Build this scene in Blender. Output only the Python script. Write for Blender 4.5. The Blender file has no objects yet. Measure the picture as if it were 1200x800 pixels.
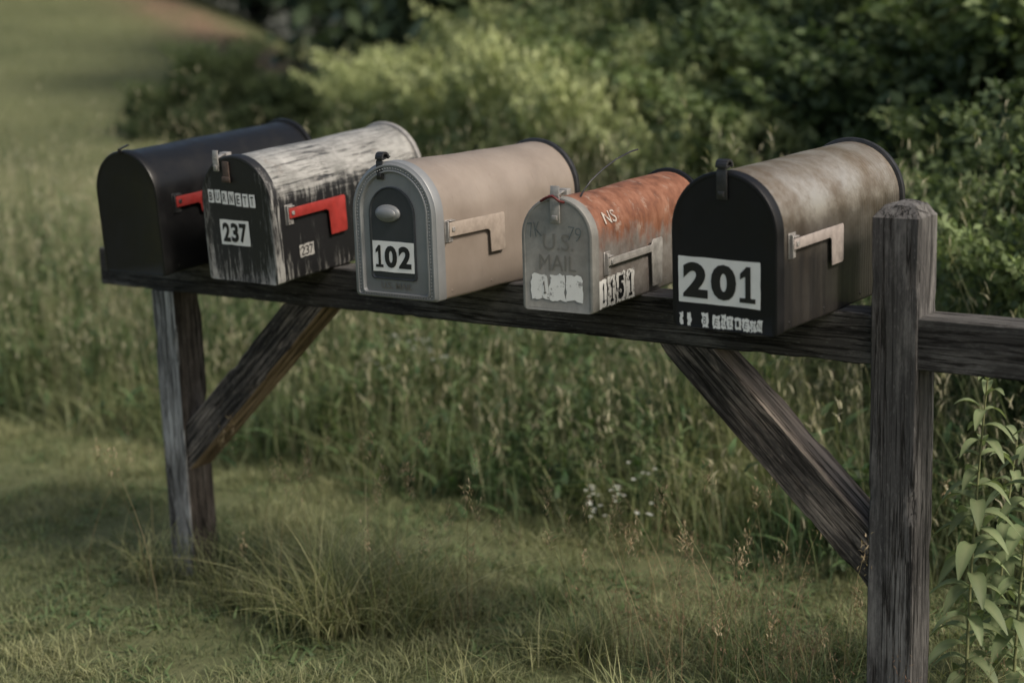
import bpy, bmesh, numpy as np, math, random
from mathutils import Vector, Matrix, noise, Euler
random.seed(7); rng=np.random.default_rng(11)
S=bpy.context.scene; COL=S.collection
RZ=0.90
# ---------------------------------------------------------------- helpers
def link(o): COL.objects.link(o); return o
def thing(o,label,cat,group=None):
    o["label"]=label;o["category"]=cat
    if group:o["group"]=group
    return o
def empty(name,loc=(0,0,0),rot=(0,0,0)):
    o=bpy.data.objects.new(name,None);o.empty_display_size=.05;o.location=loc;o.rotation_euler=rot;return link(o)
def meshobj(name,verts,faces,mats,parent=None,midx=None,smooth=False,angle=35):
    me=bpy.data.meshes.new(name);me.from_pydata([tuple(v) for v in verts],[],[tuple(f) for f in faces])
    for m in (mats if isinstance(mats,(list,tuple)) else [mats]): me.materials.append(m)
    if midx is not None: me.polygons.foreach_set('material_index',midx)
    if smooth:
        me.polygons.foreach_set('use_smooth',[True]*len(me.polygons)); me.set_sharp_from_angle(angle=math.radians(angle))
    me.update();o=link(bpy.data.objects.new(name,me))
    if parent:o.parent=parent
    return o
def fastmesh(name,V,F,mat,col=None,smooth=False):
    V=np.ascontiguousarray(V,dtype=np.float32);F=np.ascontiguousarray(F,dtype=np.int32)
    me=bpy.data.meshes.new(name);me.vertices.add(len(V));me.vertices.foreach_set('co',V.ravel())
    k=F.shape[1];me.loops.add(F.size);me.loops.foreach_set('vertex_index',F.ravel())
    me.polygons.add(len(F));me.polygons.foreach_set('loop_start',np.arange(0,F.size,k,dtype=np.int32))
    me.polygons.foreach_set('loop_total',np.full(len(F),k,dtype=np.int32))
    if smooth: me.polygons.foreach_set('use_smooth',np.ones(len(F),dtype=bool))
    if col is not None:
        a=me.color_attributes.new('col','FLOAT_COLOR','POINT')
        c=np.ones((len(V),4),dtype=np.float32);c[:,:3]=col;a.data.foreach_set('color',c.ravel())
    me.materials.append(mat);me.update();me.validate()
    return me
def merge(o,me,midx=0):
    bm=bmesh.new();bm.from_mesh(o.data);bm.from_mesh(me);bm.to_mesh(o.data);bm.free();bpy.data.meshes.remove(me)
# ---------------------------------------------------------------- materials
class NT:
    def __init__(s,name):
        s.m=bpy.data.materials.new(name);s.m.use_nodes=True;s.t=s.m.node_tree;s.b=s.t.nodes['Principled BSDF'];s.out=s.t.nodes['Material Output']
    def n(s,ty,**k): return s.t.nodes.new(ty)
    def l(s,a,b): s.t.links.new(a,b)
    def coord(s,scale=(1,1,1),kind='Object',loc=(0,0,0)):
        tc=s.n('ShaderNodeTexCoord');mp=s.n('ShaderNodeMapping');mp.inputs['Scale'].default_value=scale;mp.inputs['Location'].default_value=loc
        s.l(tc.outputs[kind],mp.inputs['Vector']);return mp.outputs['Vector']
    def noise(s,vec,scale,detail=6,rough=.6,dist=0):
        nd=s.n('ShaderNodeTexNoise');nd.inputs['Scale'].default_value=scale;nd.inputs['Detail'].default_value=detail;nd.inputs['Roughness'].default_value=rough;nd.inputs['Distortion'].default_value=dist
        s.l(vec,nd.inputs['Vector']);return nd.outputs['Fac']
    def ramp(s,fac,stops):
        r=s.n('ShaderNodeValToRGB');e=r.color_ramp.elements
        while len(e)<len(stops): e.new(.5)
        for i,(p,c) in enumerate(stops):
            e[i].position=p;e[i].color=(c,c,c,1) if not isinstance(c,(tuple,list)) else (*c,1)
        s.l(fac,r.inputs['Fac']);return r.outputs['Color']
    def mix(s,f,a,b,mode='MIX'):
        nd=s.n('ShaderNodeMix');nd.data_type='RGBA';nd.blend_type=mode
        for v,i in ((f,0),(a,6),(b,7)):
            if isinstance(v,(int,float)): nd.inputs[i].default_value=v
            elif isinstance(v,tuple): nd.inputs[i].default_value=(*v,1)
            else: s.l(v,nd.inputs[i])
        return nd.outputs[2]
    def math(s,op,a,b=0.):
        nd=s.n('ShaderNodeMath');nd.operation=op
        for v,i in ((a,0),(b,1)):
            if isinstance(v,(int,float)): nd.inputs[i].default_value=v
            else: s.l(v,nd.inputs[i])
        return nd.outputs[0]
    def sep(s,vec):
        nd=s.n('ShaderNodeSeparateXYZ');s.l(vec,nd.inputs[0]);return nd.outputs
    def bump(s,h,strength=.4,dist=.002,prev=None):
        nd=s.n('ShaderNodeBump');nd.inputs['Strength'].default_value=strength;nd.inputs['Distance'].default_value=dist
        s.l(h,nd.inputs['Height'])
        if prev: s.l(prev,nd.inputs['Normal'])
        return nd.outputs['Normal']
    def set(s,**k):
        for a,v in k.items():
            i=s.b.inputs[{'c':'Base Color','r':'Roughness','m':'Metallic','n':'Normal','sp':'Specular IOR Level'}[a]]
            if isinstance(v,tuple): i.default_value=(*v,1)
            elif isinstance(v,(int,float)): i.default_value=v
            else: s.l(v,i)
        return s.m
def plain(name,c,r=.5,m=0.,var=.25,scale=40):
    t=NT(name);v=t.coord();n=t.noise(v,scale,5);f=t.ramp(n,[(.3,1-var),(.7,1+var*.4)])
    col=t.mix(1.,c,f,'MULTIPLY');rr=t.ramp(t.noise(v,scale*1.7,4),[(.3,max(r-.12,0)),(.7,min(r+.12,1))])
    return t.set(c=col,r=rr,m=m,n=t.bump(n,.15,.001))
def wood(name,dark,light,bleach,seed=0,pl=.42,ups=.8):
    t=NT(name)
    g=t.noise(t.coord((1,1,.035),loc=(seed,0,seed)),150,9,.78,.08)
    g2=t.noise(t.coord((1,1,.030),loc=(0,seed,0)),36,7,.62,.12)
    big=t.noise(t.coord((1,1,.3),loc=(seed,seed,0)),11,8,.75)
    spk=t.noise(t.coord((1,1,.25),loc=(seed,0,0)),190,5,.7)
    base=t.mix(t.ramp(g,[(.34,0.),(.70,1.)]),dark,light)
    grey=t.mix(t.ramp(g,[(.36,0.),(.58,1.)]),light,bleach)
    patch=t.mix(t.ramp(big,[(pl,0.),(pl+.20,1.)]),base,grey)
    patch=t.mix(t.ramp(spk,[(.56,0.),(.72,.55)]),patch,bleach)
    geo=t.n('ShaderNodeNewGeometry');nz=t.sep(geo.outputs['Normal'])[2]
    up=t.ramp(nz,[(.25,0.),(.6,ups)])
    patch=t.mix(t.mix(1.,up,t.ramp(g2,[(.35,.2),(.6,1.)]),'MULTIPLY'),patch,bleach)
    crack=t.ramp(g2,[(.470,1.),(.487,.05),(.493,.05),(.508,1.)])
    crack2=t.ramp(t.noise(t.coord((1,1,.015),loc=(seed,3,1)),70,3,.5,.05),[(.480,1.),(.49,.1),(.497,.1),(.506,1.)])
    cr=t.mix(1.,crack,crack2,'MULTIPLY')
    col=t.mix(.9,patch,t.mix(1.,patch,cr,'MULTIPLY'))
    nrm=t.bump(cr,.9,.004);nrm=t.bump(g,.6,.0018,nrm)
    return t.set(c=col,r=.85,n=nrm,sp=.25)
def leafmat(name,trans=.35,r=.5,gain=1.):
    t=NT(name);a=t.n('ShaderNodeAttribute');a.attribute_name='col'
    c=t.mix(1.,a.outputs['Color'],(gain,gain,gain),'MULTIPLY')
    t.set(c=c,r=r,sp=.25)
    if trans>0:
        tr=t.n('ShaderNodeBsdfTranslucent');t.l(t.mix(1.,c,(1.2,1.3,.75),'MULTIPLY'),tr.inputs['Color'])
        mx=t.n('ShaderNodeMixShader');mx.inputs[0].default_value=trans
        t.l(t.b.outputs[0],mx.inputs[1]);t.l(tr.outputs[0],mx.inputs[2]);t.l(mx.outputs[0],t.out.inputs['Surface'])
    return t.m
M_rail=wood('rail_wood',(.016,.0155,.015),(.066,.062,.059),(.165,.158,.15),1.,.50)
M_post=wood('post_wood',(.026,.025,.0255),(.098,.093,.091),(.225,.216,.208),4.,.46,.3)
M_post2=wood('old_post_wood',(.030,.026,.023),(.12,.10,.085),(.21,.19,.17),8.,.5)
M_pale=wood('pale_post_face',(.065,.062,.061),(.23,.225,.22),(.50,.495,.485),6.,.42)
M_brace=wood('brace_wood',(.023,.021,.020),(.098,.086,.077),(.34,.285,.24),12.,.48,.95)
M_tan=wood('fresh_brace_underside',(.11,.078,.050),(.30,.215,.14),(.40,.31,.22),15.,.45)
M_leaf=leafmat('leaf',.3);M_far=leafmat('distant_leaf',0.);M_grass=leafmat('grass_blade',.35)
M_bark=plain('bark',(.06,.045,.035),.9,0,.5,30)
def m_black(name,c=(.007,.007,.0075),r0=.26):
    t=NT(name);v=t.coord();n=t.noise(v,18,8,.7);n2=t.noise(v,160,3)
    dust=t.ramp(n,[(.54,0.),(.95,.18)])
    sc=t.ramp(n2,[(.74,0.),(.80,.5)])
    col=t.mix(dust,c,(.045,.043,.040));col=t.mix(sc,col,(.10,.10,.095))
    return t.set(c=col,r=t.ramp(n,[(.3,r0),(.7,r0+.24)]),n=t.bump(n,.15,.002),sp=.3)
M_black=m_black('black_paint');M_black2=m_black('faded_black_paint',(.005,.005,.006),.38)
def m_peel(name,topz):
    t=NT(name);v=t.coord();z=t.sep(v)[2]
    st=t.noise(t.coord((1,1,.10)),80,10,.8,.3)
    sl=t.noise(t.coord((1,.07,1)),90,10,.8,.3)
    hi=t.ramp(z,[(topz*.55,0.),(topz*.80,1.)])
    mx=t.mix(hi,st,sl)
    thr=t.math('ADD',mx,t.math('MULTIPLY',hi,.19))
    lo=t.ramp(z,[(.0,.07),(.07,0.)])
    thr=t.math('ADD',thr,lo)
    mask=t.ramp(thr,[(.58,0.),(.67,1.)])
    n=t.noise(v,14,8,.7);nf=t.noise(t.coord((1,.10,1)),110,8,.78)
    white=t.ramp(n,[(.3,(.20,.20,.185)),(.5,(.34,.335,.315)),(.7,(.48,.47,.445))])
    white=t.mix(t.ramp(nf,[(.50,0.),(.62,.75)]),white,(.15,.145,.135))
    rust=t.ramp(t.noise(v,25,6,.7),[(.62,0.),(.72,.5)])
    white=t.mix(rust,white,(.18,.13,.10))
    col=t.mix(mask,(.013,.013,.014),white)
    return t.set(c=col,r=t.ramp(mask,[(0.,.4),(1.,.5)]),m=t.ramp(mask,[(0.,0.),(1.,.25)]),n=t.bump(mask,.4,.001))
M_peel=m_peel('peeling_black_over_white',.30)
def m_peelfront(name):
    t=NT(name);v=t.coord()
    x,z=t.sep(v)[0],t.sep(v)[2]
    st=t.noise(t.coord((1,1,.12),loc=(.4,.3,.1)),110,10,.82,.4)
    ax=t.math('ABSOLUTE',x)
    edge=t.ramp(ax,[(.06,0.),(.11,.13)])
    low=t.ramp(z,[(0.,.12),(.09,.02),(.2,0.)])
    th=t.math('ADD',t.math('ADD',st,edge),low)
    mask=t.ramp(th,[(.61,0.),(.70,1.)])
    n=t.noise(v,14,8,.7)
    white=t.ramp(n,[(.3,(.11,.11,.108)),(.7,(.34,.335,.32))])
    col=t.mix(mask,(.008,.008,.009),white)
    return t.set(c=col,r=.5,n=t.bump(mask,.4,.001))
M_peelf=m_peelfront('scratched_black_door')
def m_beige(name,c1,c2,metal=.25,dirt=(.12,.10,.085)):
    t=NT(name);v=t.coord();n=t.noise(v,7,6,.6);n2=t.noise(t.coord((1,1,.2)),60,8,.7);n3=t.noise(v,140,4,.7)
    col=t.mix(t.ramp(n,[(.3,0.),(.7,1.)]),c1,c2)
    col=t.mix(t.ramp(n2,[(.6,0.),(.8,.45)]),col,dirt)
    col=t.mix(t.ramp(n3,[(.68,0.),(.74,.5)]),col,dirt)
    z=t.sep(v)[2];col=t.mix(t.ramp(z,[(0.,.5),(.07,0.)]),col,dirt)
    return t.set(c=col,r=t.ramp(n2,[(.3,.34),(.7,.54)]),m=metal,n=t.bump(n,.3,.004))
M_beige=m_beige('taupe_paint',(.235,.193,.160),(.33,.277,.235),.2)
M_beiged=m_beige('grey_door_paint',(.185,.193,.20),(.26,.268,.275),.25,(.11,.11,.11))
M_panel=m_beige('dark_panel_paint',(.030,.034,.040),(.055,.061,.068),.3,(.04,.04,.04))
def m_galv(name):
    t=NT(name);v=t.coord();s=t.sep(v);y=s[1];z=s[2]
    n=t.noise(t.coord((1,1,.25)),22,8,.7);n2=t.noise(v,7,7,.7);mot=t.noise(v,34,8,.75)
    streak=t.noise(t.coord((1,1,.05),loc=(2,0,0)),30,6,.7)
    base=t.mix(t.ramp(n2,[(.40,0.),(.60,1.)]),(.33,.255,.18),(.58,.53,.46))
    base=t.mix(t.ramp(mot,[(.50,0.),(.70,.5)]),base,(.19,.155,.12))
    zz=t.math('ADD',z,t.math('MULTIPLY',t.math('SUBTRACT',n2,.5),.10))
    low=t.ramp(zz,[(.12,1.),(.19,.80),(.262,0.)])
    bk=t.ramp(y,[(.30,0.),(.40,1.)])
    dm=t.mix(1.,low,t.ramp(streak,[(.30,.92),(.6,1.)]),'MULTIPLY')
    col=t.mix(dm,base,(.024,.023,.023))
    scr=t.noise(t.coord((1,1,.08),loc=(9,0,0)),90,6,.7)
    col=t.mix(t.ramp(scr,[(.62,0.),(.72,.22)]),col,(.20,.19,.18))
    wv=t.n('ShaderNodeTexWave');wv.bands_direction='Y';wv.inputs['Scale'].default_value=30;t.l(v,wv.inputs['Vector'])
    h=t.mix(1.,wv.outputs['Color'],bk,'MULTIPLY')
    nrm=t.bump(h,.35,.001);nrm=t.bump(n,.12,.001,nrm)
    return t.set(c=col,r=t.ramp(mot,[(.3,.30),(.7,.44)]),m=t.ramp(dm,[(0.,.75),(1.,.3)]),n=nrm)
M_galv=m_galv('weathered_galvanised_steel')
def m_rust(name,topz):
    t=NT(name);v=t.coord();s=t.sep(v);y=s[1];z=s[2]
    n=t.noise(v,20,9,.75);st=t.noise(t.coord((1,1,.15)),45,8,.7)
    hz=t.ramp(z,[(topz*.35,0.),(topz*.8,.38)])
    hy=t.ramp(y,[(.02,0.),(.3,.10)])
    th=t.math('ADD',t.mix(.5,n,st),t.math('ADD',hz,hy))
    mask=t.ramp(th,[(.66,0.),(.84,1.)])
    rust=t.ramp(t.noise(t.coord((1,1,.5)),30,8,.7),[(.3,(.095,.038,.022)),(.5,(.22,.090,.050)),(.72,(.33,.165,.105))])
    grey=t.ramp(t.noise(v,30,7,.7),[(.3,(.16,.135,.12)),(.7,(.34,.315,.295))])
    gr=t.ramp(t.noise(t.coord((.5,.6,.5)),34,8,.78,.3),[(.56,0.),(.66,.8)])
    rust=t.mix(gr,rust,(.36,.30,.25))
    col=t.mix(mask,grey,rust)
    mm=t.ramp(mask,[(0.,.4),(1.,.1)])
    return t.set(c=col,r=t.ramp(mask,[(0.,.42),(1.,.55)]),m=mm,n=t.bump(n,.4,.0012))
M_rust=m_rust('rusty_steel_body',.229)
def m_zincdoor(name):
    t=NT(name);v=t.coord();n=t.noise(v,30,8,.7);n2=t.noise(v,9,5)
    col=t.ramp(n,[(.3,(.165,.163,.152)),(.7,(.27,.268,.25))])
    col=t.mix(t.ramp(n2,[(.45,0.),(.75,.5)]),col,(.15,.125,.11))
    return t.set(c=col,r=.6,m=.2,n=t.bump(n,.3,.001))
M_zinc=m_zincdoor('dull_zinc_door')
M_steel=plain('flag_steel',(.34,.325,.31),.5,.35,.35,60)
M_dsteel=plain('dark_latch_metal',(.05,.05,.052),.45,.6,.4,60)
M_taupeflag=plain('taupe_flag',(.34,.285,.24),.5,.0,.25,60)
M_greyflag=plain('light_flag',(.36,.315,.295),.5,.1,.3,60)
M_paleflag=plain('pale_flag',(.33,.315,.295),.5,.1,.35,60)
M_red=plain('red_flag_paint',(.33,.036,.030),.4,0,.35,30)
M_dred=plain('dull_red_flag_paint',(.20,.020,.018),.45,0,.35,30)
M_hasp=plain('brown_hasp',(.12,.085,.07),.6,.4,.5,60)
def m_sticker(name,c,wear,dk=(.10,.098,.095),sc=90):
    t=NT(name);v=t.coord();n=t.noise(v,sc,6,.7);n2=t.noise(v,25,5)
    col=t.mix(t.ramp(n,[(wear,0.),(wear+.06,1.)]),c,dk)
    col=t.mix(t.ramp(n2,[(.4,0.),(.8,.25)]),col,(.40,.39,.37))
    return t.set(c=col,r=.55)
M_white=m_sticker('white_sticker',(.76,.755,.73),.70);M_worn=m_sticker('worn_white_sticker',(.55,.545,.52),.53)
M_torn=m_sticker('torn_white_sticker',(.72,.715,.69),.57,(.22,.215,.205),46)
M_dim=m_sticker('dim_sticker',(.36,.35,.33),.55)
M_frag=m_sticker('white_letter_fragment',(.80,.79,.77),.66)
M_ink=plain('black_ink',(.008,.008,.009),.5,0,.3,60);M_teal=plain('faded_teal_marker',(.105,.125,.125),.6,0,.5,90)
M_emb=m_beige('embossed_zinc',(.14,.135,.125),(.21,.205,.19),.3)
M_fade=m_sticker('faded_white_lettering',(.44,.39,.34),.50,(.20,.10,.07),60)
# ---------------------------------------------------------------- mailbox geometry
def arch(w,h,n=28,r=.008,y=0.,cx=0.):
    R=w/2;P=[]
    for i in range(4):
        a=math.pi+ (math.pi/2)*i/3;P.append((-R+r+r*math.cos(a),r+r*math.sin(a)))
    for i in range(4):
        a=-math.pi/2+(math.pi/2)*i/3;P.append((R-r+r*math.cos(a),r+r*math.sin(a)))
    for k in range(1,6):P.append((R,r+(h-R-r)*k/6))
    for i in range(n+1):
        a=math.pi*i/n;P.append((R*math.cos(a),h-R+R*math.sin(a)))
    for k in range(5,0,-1):P.append((-R,r+(h-R-r)*k/6))
    return [(x+cx,y,z) for x,z in P]
def loft(loops,capa=True,capb=True):
    n=len(loops[0]);V=[p for L in loops for p in L];F=[]
    for k in range(len(loops)-1):
        for i in range(n):
            j=(i+1)%n;F.append((k*n+i,k*n+j,(k+1)*n+j,(k+1)*n+i))
    if capa:F.append(tuple(range(n-1,-1,-1)))
    if capb:F.append(tuple((len(loops)-1)*n+i for i in range(n)))
    return V,[f[::-1] for f in F]
def fixn(o):
    bm=bmesh.new();bm.from_mesh(o.data);bmesh.ops.recalc_face_normals(bm,faces=bm.faces);bm.to_mesh(o.data);bm.free()
ONE=[(0,0),(1,0),(1,.13),(.70,.13),(.70,1),(.44,1),(.04,.80),(.04,.64),(.36,.73),(.36,.13),(0,.13)]
def rawtext(s,w,h,off=0.):
    cu=bpy.data.curves.new('t','FONT');cu.body=s;cu.offset=off;cu.resolution_u=4
    ob=link(bpy.data.objects.new('t',cu));bpy.context.view_layer.update()
    me=bpy.data.meshes.new_from_object(ob.evaluated_get(bpy.context.evaluated_depsgraph_get()))
    V=np.array([v.co[:2] for v in me.vertices]);F=[tuple(p.vertices) for p in me.polygons]
    bpy.data.objects.remove(ob);bpy.data.meshes.remove(me)
    mn,mx=V.min(0),V.max(0);V=(V-mn)/(mx-mn);V=(V-.5)*[w,h]
    return V,F
def text2d(s,w,h,off=0.):
    if not s.isdigit(): return rawtext(s,w,h,off)
    ws=[.62 if c=='1' else 1. for c in s];gap=.13;tot=sum(ws)+gap*(len(s)-1);u=w/tot;x=-w/2;VV=[];FF=[]
    for c,q in zip(s,ws):
        cw=q*u
        if c=='1': v=(np.array(ONE)-.5)*[cw,h];f=[tuple(range(len(ONE)))]
        else: v,f=rawtext(c,cw,h,off)
        b=sum(len(a) for a in VV);VV.append(v+[x+cw/2,0]);FF+=[tuple(b+i for i in ff) for ff in f];x+=cw+gap*u
    return np.concatenate(VV),FF
def decal(name,parent,rects,texts,mapf,mats,lift=.0007,jit=.0006):
    V=[];F=[];mi=[]
    for r in rects:
        x0,x1,z0,z1,m=r[:5];rot=r[5] if len(r)>5 else 0
        b=len(V);nx=6;nz=6;cx,cz=(x0+x1)/2,(z0+z1)/2
        for i in range(nx+1):
            for j in range(nz+1):
                x=x0+(x1-x0)*i/nx;z=z0+(z1-z0)*j/nz
                if i in(0,nx): x+=random.uniform(-jit,jit)
                if j in(0,nz): z+=random.uniform(-jit,jit)
                dx,dz=x-cx,z-cz;x=cx+dx*math.cos(rot)-dz*math.sin(rot);z=cz+dx*math.sin(rot)+dz*math.cos(rot)
                V.append(mapf(x,z,lift))
        for i in range(nx):
            for j in range(nz):
                a=b+i*(nz+1)+j;F.append((a,a+nz+1,a+nz+2,a+1));mi.append(m)
    for s,cx,cz,w,h,off,m,rot in texts:
        tv,tf=text2d(s,w,h,off);b=len(V);c,sn=math.cos(rot),math.sin(rot)
        for x,y in tv: V.append(mapf(cx+x*c-y*sn,cz+x*sn+y*c,lift*2.2))
        for f in tf:F.append(tuple(b+i for i in f));mi.append(m)
    return meshobj(name,V,F,mats,parent,mi)
def boxy(V,F,c,s,R=None):
    b=len(V)
    for dx in(-1,1):
        for dy in(-1,1):
            for dz in(-1,1):
                p=Vector((dx*s[0]/2,dy*s[1]/2,dz*s[2]/2))
                if R:p=R@p
                V.append(tuple(Vector(c)+p))
    for f in [(0,1,3,2),(4,6,7,5),(0,4,5,1),(2,3,7,6),(0,2,6,4),(1,5,7,3)]:F.append(tuple(b+i for i in f))
def bevelobj(o,w,seg=2,angle=30):
    bm=bmesh.new();bm.from_mesh(o.data);bmesh.ops.remove_doubles(bm,verts=bm.verts,dist=1e-6)
    bmesh.ops.recalc_face_normals(bm,faces=bm.faces)
    e=[e for e in bm.edges if e.is_manifold and e.calc_face_angle(0)>math.radians(angle)]
    bmesh.ops.bevel(bm,geom=e,offset=w,segments=seg,affect='EDGES',profile=.5)
    bm.to_mesh(o.data);bm.free();o.data.polygons.foreach_set('use_smooth',[True]*len(o.data.polygons));o.data.set_sharp_from_angle(angle=math.radians(40))
def poly_prism(name,pts,x0,x1,mat,parent):
    n=len(pts);V=[(x0,y,z) for y,z in pts]+[(x1,y,z) for y,z in pts]
    F=[tuple(range(n)),tuple(range(2*n-1,n-1,-1))]+[(i,(i+1)%n,n+(i+1)%n,n+i) for i in range(n)]
    return meshobj(name,V,F,mat,parent)
def tube(name,pts,r,mat,parent,n=8,caps=True):
    pts=[Vector(p) for p in pts];V=[];F=[]
    rr=r if isinstance(r,(list,tuple)) else [r]*len(pts)
    ref=Vector((.37,.21,.9)).normalized()
    for k,p in enumerate(pts):
        d=(pts[min(k+1,len(pts)-1)]-pts[max(k-1,0)]).normalized();a=d.cross(ref).normalized();b=d.cross(a)
        for i in range(n):
            t=2*math.pi*i/n;V.append(tuple(p+(a*math.cos(t)+b*math.sin(t))*rr[k]))
    for k in range(len(pts)-1):
        for i in range(n):F.append((k*n+i,k*n+(i+1)%n,(k+1)*n+(i+1)%n,(k+1)*n+i))
    if caps:F+= [tuple(range(n)),tuple((len(pts)-1)*n+i for i in range(n-1,-1,-1))]
    return meshobj(name,V,F,mat,parent,smooth=True,angle=60)
def mailbox(label,X,Y,z,yaw,pit,rol,w,h,L,mbody,mdoor,mback,flag,latch,deco=None):
    E=empty('mailbox',(X,Y,RZ+z+math.tan(pit)*Y),(pit,rol,yaw))
    thing(E,label,'mailbox','mailboxes lined up on a wooden rail')
    ny=26;loops=[];R=w/2
    sd=random.random()*50
    for k in range(ny+1):
        y=L*k/ny;lp=[]
        for (px,_,pz) in arch(w,h,32):
            n=noise.noise(Vector((px*9+sd,y*7,pz*9)))*.0034*math.sin(math.pi*min(1,max(0,k/ny)))
            c=Vector((px,pz-h*.5));c=c.normalized()*n
            lp.append((px+c.x,y,pz+c.y))
        loops.append(lp)
    V,F=loft(loops,True,True);b=meshobj('body',V,F,mbody,E,smooth=True,angle=40);fixn(b)
    bm=bmesh.new()
    for yy in (.045,L*.35,L*.65,L-.03):
        bmesh.ops.create_uvsphere(bm,u_segments=8,v_segments=6,radius=.0028,matrix=Matrix.Translation((R+.0003,yy,.018))@Matrix.Diagonal((.5,1,1,1)))
    me=bpy.data.meshes.new('r');bm.to_mesh(me);bm.free();merge(b,me)
    V,F=loft([arch(w+.004,h+.002,32,y=L-.006),arch(w+.014,h+.007,32,y=L-.004),arch(w+.017,h+.0085,32,y=L+.002),arch(w+.014,h+.007,32,y=L+.008),arch(w-.01,h-.005,32,y=L+.009)])
    o=meshobj('rear_panel',V,F,mback,E,smooth=True,angle=50);fixn(o)
    dl=[arch(w+.002,h+.001,32,y=.022),arch(w+.007,h+.0035,32,y=.021),arch(w+.007,h+.0035,32,y=-.001),arch(w+.0045,h+.0022,32,y=-.0035),arch(w-.001,h-.0005,32,y=-.0045)]
    def sh(lp,dz): return [(a,b_,c+dz) for a,b_,c in lp]
    if deco=='panel':
        dl+=[sh(arch(w*.95,h*.975,32,y=-.0085),.003),sh(arch(w*.92,h*.96,32,y=-.0085),.0045),sh(arch(w*.905,h*.953,32,y=-.0065),.005),sh(arch(w*.845,h*.92,32,y=-.0065),.008),sh(arch(w*.83,h*.912,32,y=-.0085),.0085),sh(arch(w*.80,h*.90,32,y=-.0085),.010),sh(arch(w*.76,h*.88,32,y=-.0025),.012)]
    else:
        dl+=[sh(arch(w*.95,h*.975,32,y=-.0042),.003),sh(arch(w*.935,h*.968,32,y=-.0034),.004)]
    V,F=loft(dl);D=meshobj('door',V,F,mdoor,E,smooth=True,angle=28);fixn(D)
    yf=-.0036 if deco!='panel' else -.0025
    if deco=='panel':
        path=[p for p in arch(w*.875,h*.937,60)]
        path=[(a,-.0070,c+.0065) for a,b_,c in path]
        acc=0;last=Vector(path[0]);pts=[]
        for p in path[1:]+[path[0]]:
            p=Vector(p);seg=(p-last).length
            while acc+seg>=.0072:
                tt=(.0072-acc)/seg;last=last.lerp(p,tt);pts.append(last.copy());seg=(p-last).length;acc=0
            acc+=seg;last=p
        bm=bmesh.new()
        for p in pts: bmesh.ops.create_icosphere(bm,subdivisions=1,radius=.0022,matrix=Matrix.Translation(p))
        me=bpy.data.meshes.new('r');bm.to_mesh(me);bm.free();merge(D,me)
        pl=[[(a-.005,b_,c+.040) for a,b_,c in arch(.124,.200,24,y=yy)] for yy in (-.002,-.0062)]+[[(a-.005,b_,c+.042) for a,b_,c in arch(.118,.196,24,y=-.0066)],[(a-.005,b_,c+.044) for a,b_,c in arch(.112,.192,24,y=-.0040)]]
        V,F=loft(pl);o=meshobj('door_panel',V,F,[M_panel,mdoor],D,smooth=True,angle=30);fixn(o)
        bm=bmesh.new();bmesh.ops.create_uvsphere(bm,u_segments=24,v_segments=12,radius=1,matrix=Matrix.Translation((-.014,-.006,.183))@Matrix.Diagonal((.034,.011,.019,1)))
        bmesh.ops.create_uvsphere(bm,u_segments=24,v_segments=12,radius=1,matrix=Matrix.Translation((-.014,-.013,.183))@Matrix.Diagonal((.027,.007,.013,1)))
        me=bpy.data.meshes.new('knob');bm.to_mesh(me);bm.free();me.materials.append(M_beiged);me.polygons.foreach_set('use_smooth',[True]*len(me.polygons))
        o=link(bpy.data.objects.new('knob',me));o.parent=D
    lx,lw,lh,lm,style=latch
    V=[];F=[]
    zt=h+.003-(w/2-math.sqrt(max((w/2)**2-lx**2,0)))
    boxy(V,F,(lx,yf-.0035,zt-lh*.5+.004),(lw,.003,lh))
    boxy(V,F,(lx,yf+.010,zt+.008),(lw*.8,.032,.003),Matrix.Rotation(math.radians(12),3,'X'))
    boxy(V,F,(lx,yf-.006,zt-lh+.014),(lw*.55,.004,.010))
    if style=='up':
        boxy(V,F,(lx,yf-.003,zt+.012),(lw*.9,.003,.022),Matrix.Rotation(math.radians(-8),3,'X'))
        boxy(V,F,(lx,yf+.030,zt+.008),(lw*1.3,.018,.012))
    if style=='curl':
        for k in range(7):
            a=math.pi*k/6;boxy(V,F,(lx,yf+.006-.010*math.cos(a),zt+.010+.010*math.sin(a)),(lw*1.1,.005,.006),Matrix.Rotation(-a,3,'X'))
    o=meshobj('latch',V,F,lm,D);bevelobj(o,.0007,2)
    y0,za,ln,th,hw,hd,fm,bm_=flag;xs=w/2+.0006
    if deco=='tab':   # thin arm, short upright tab hanging at the end
        FP=[(y0,za-th/2),(y0+ln-hw,za-th/2),(y0+ln-hw+.004,za+.018-hd),(y0+ln-.003,za+.018-hd),(y0+ln,za+.022-hd),(y0+ln+.004,za+.014),(y0+ln,za+.018),(y0+ln-hw+.006,za+.018),(y0+ln-hw,za+th/2),(y0,za+th/2)]
    else:
        FP=[(y0,za-th/2),(y0+ln-hw*1.15,za-th/2),(y0+ln-hw,za-th*.7),(y0+ln-hw*.95,za+th/2-hd),(y0+ln-.004,za+th/2-hd),(y0+ln,za+th/2-hd+.005),(y0+ln,za+th/2-.004),(y0+ln-.004,za+th/2),(y0,za+th/2)]
    FE=poly_prism('flag',FP,xs+.008,xs+.0106,fm,E)
    bevelobj(FE,.0008,2)
    V=[];F=[];boxy(V,F,(xs+.0012,y0+.008,za-.004),(.0024,.026,.048));boxy(V,F,(xs+.006,y0-.003,za-.004),(.009,.0025,.044));boxy(V,F,(xs+.0058,y0+.012,za+th/2+.003),(.009,.02,.0025))
    for dz in(-.018,.012):boxy(V,F,(xs+.0035,y0+.008,za+dz),(.004,.007,.007))
    boxy(V,F,(xs+.0118,y0+.012,za),(.003,.009,.009))
    o=meshobj('bracket',V,F,bm_,FE);bevelobj(o,.0006,1)
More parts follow.
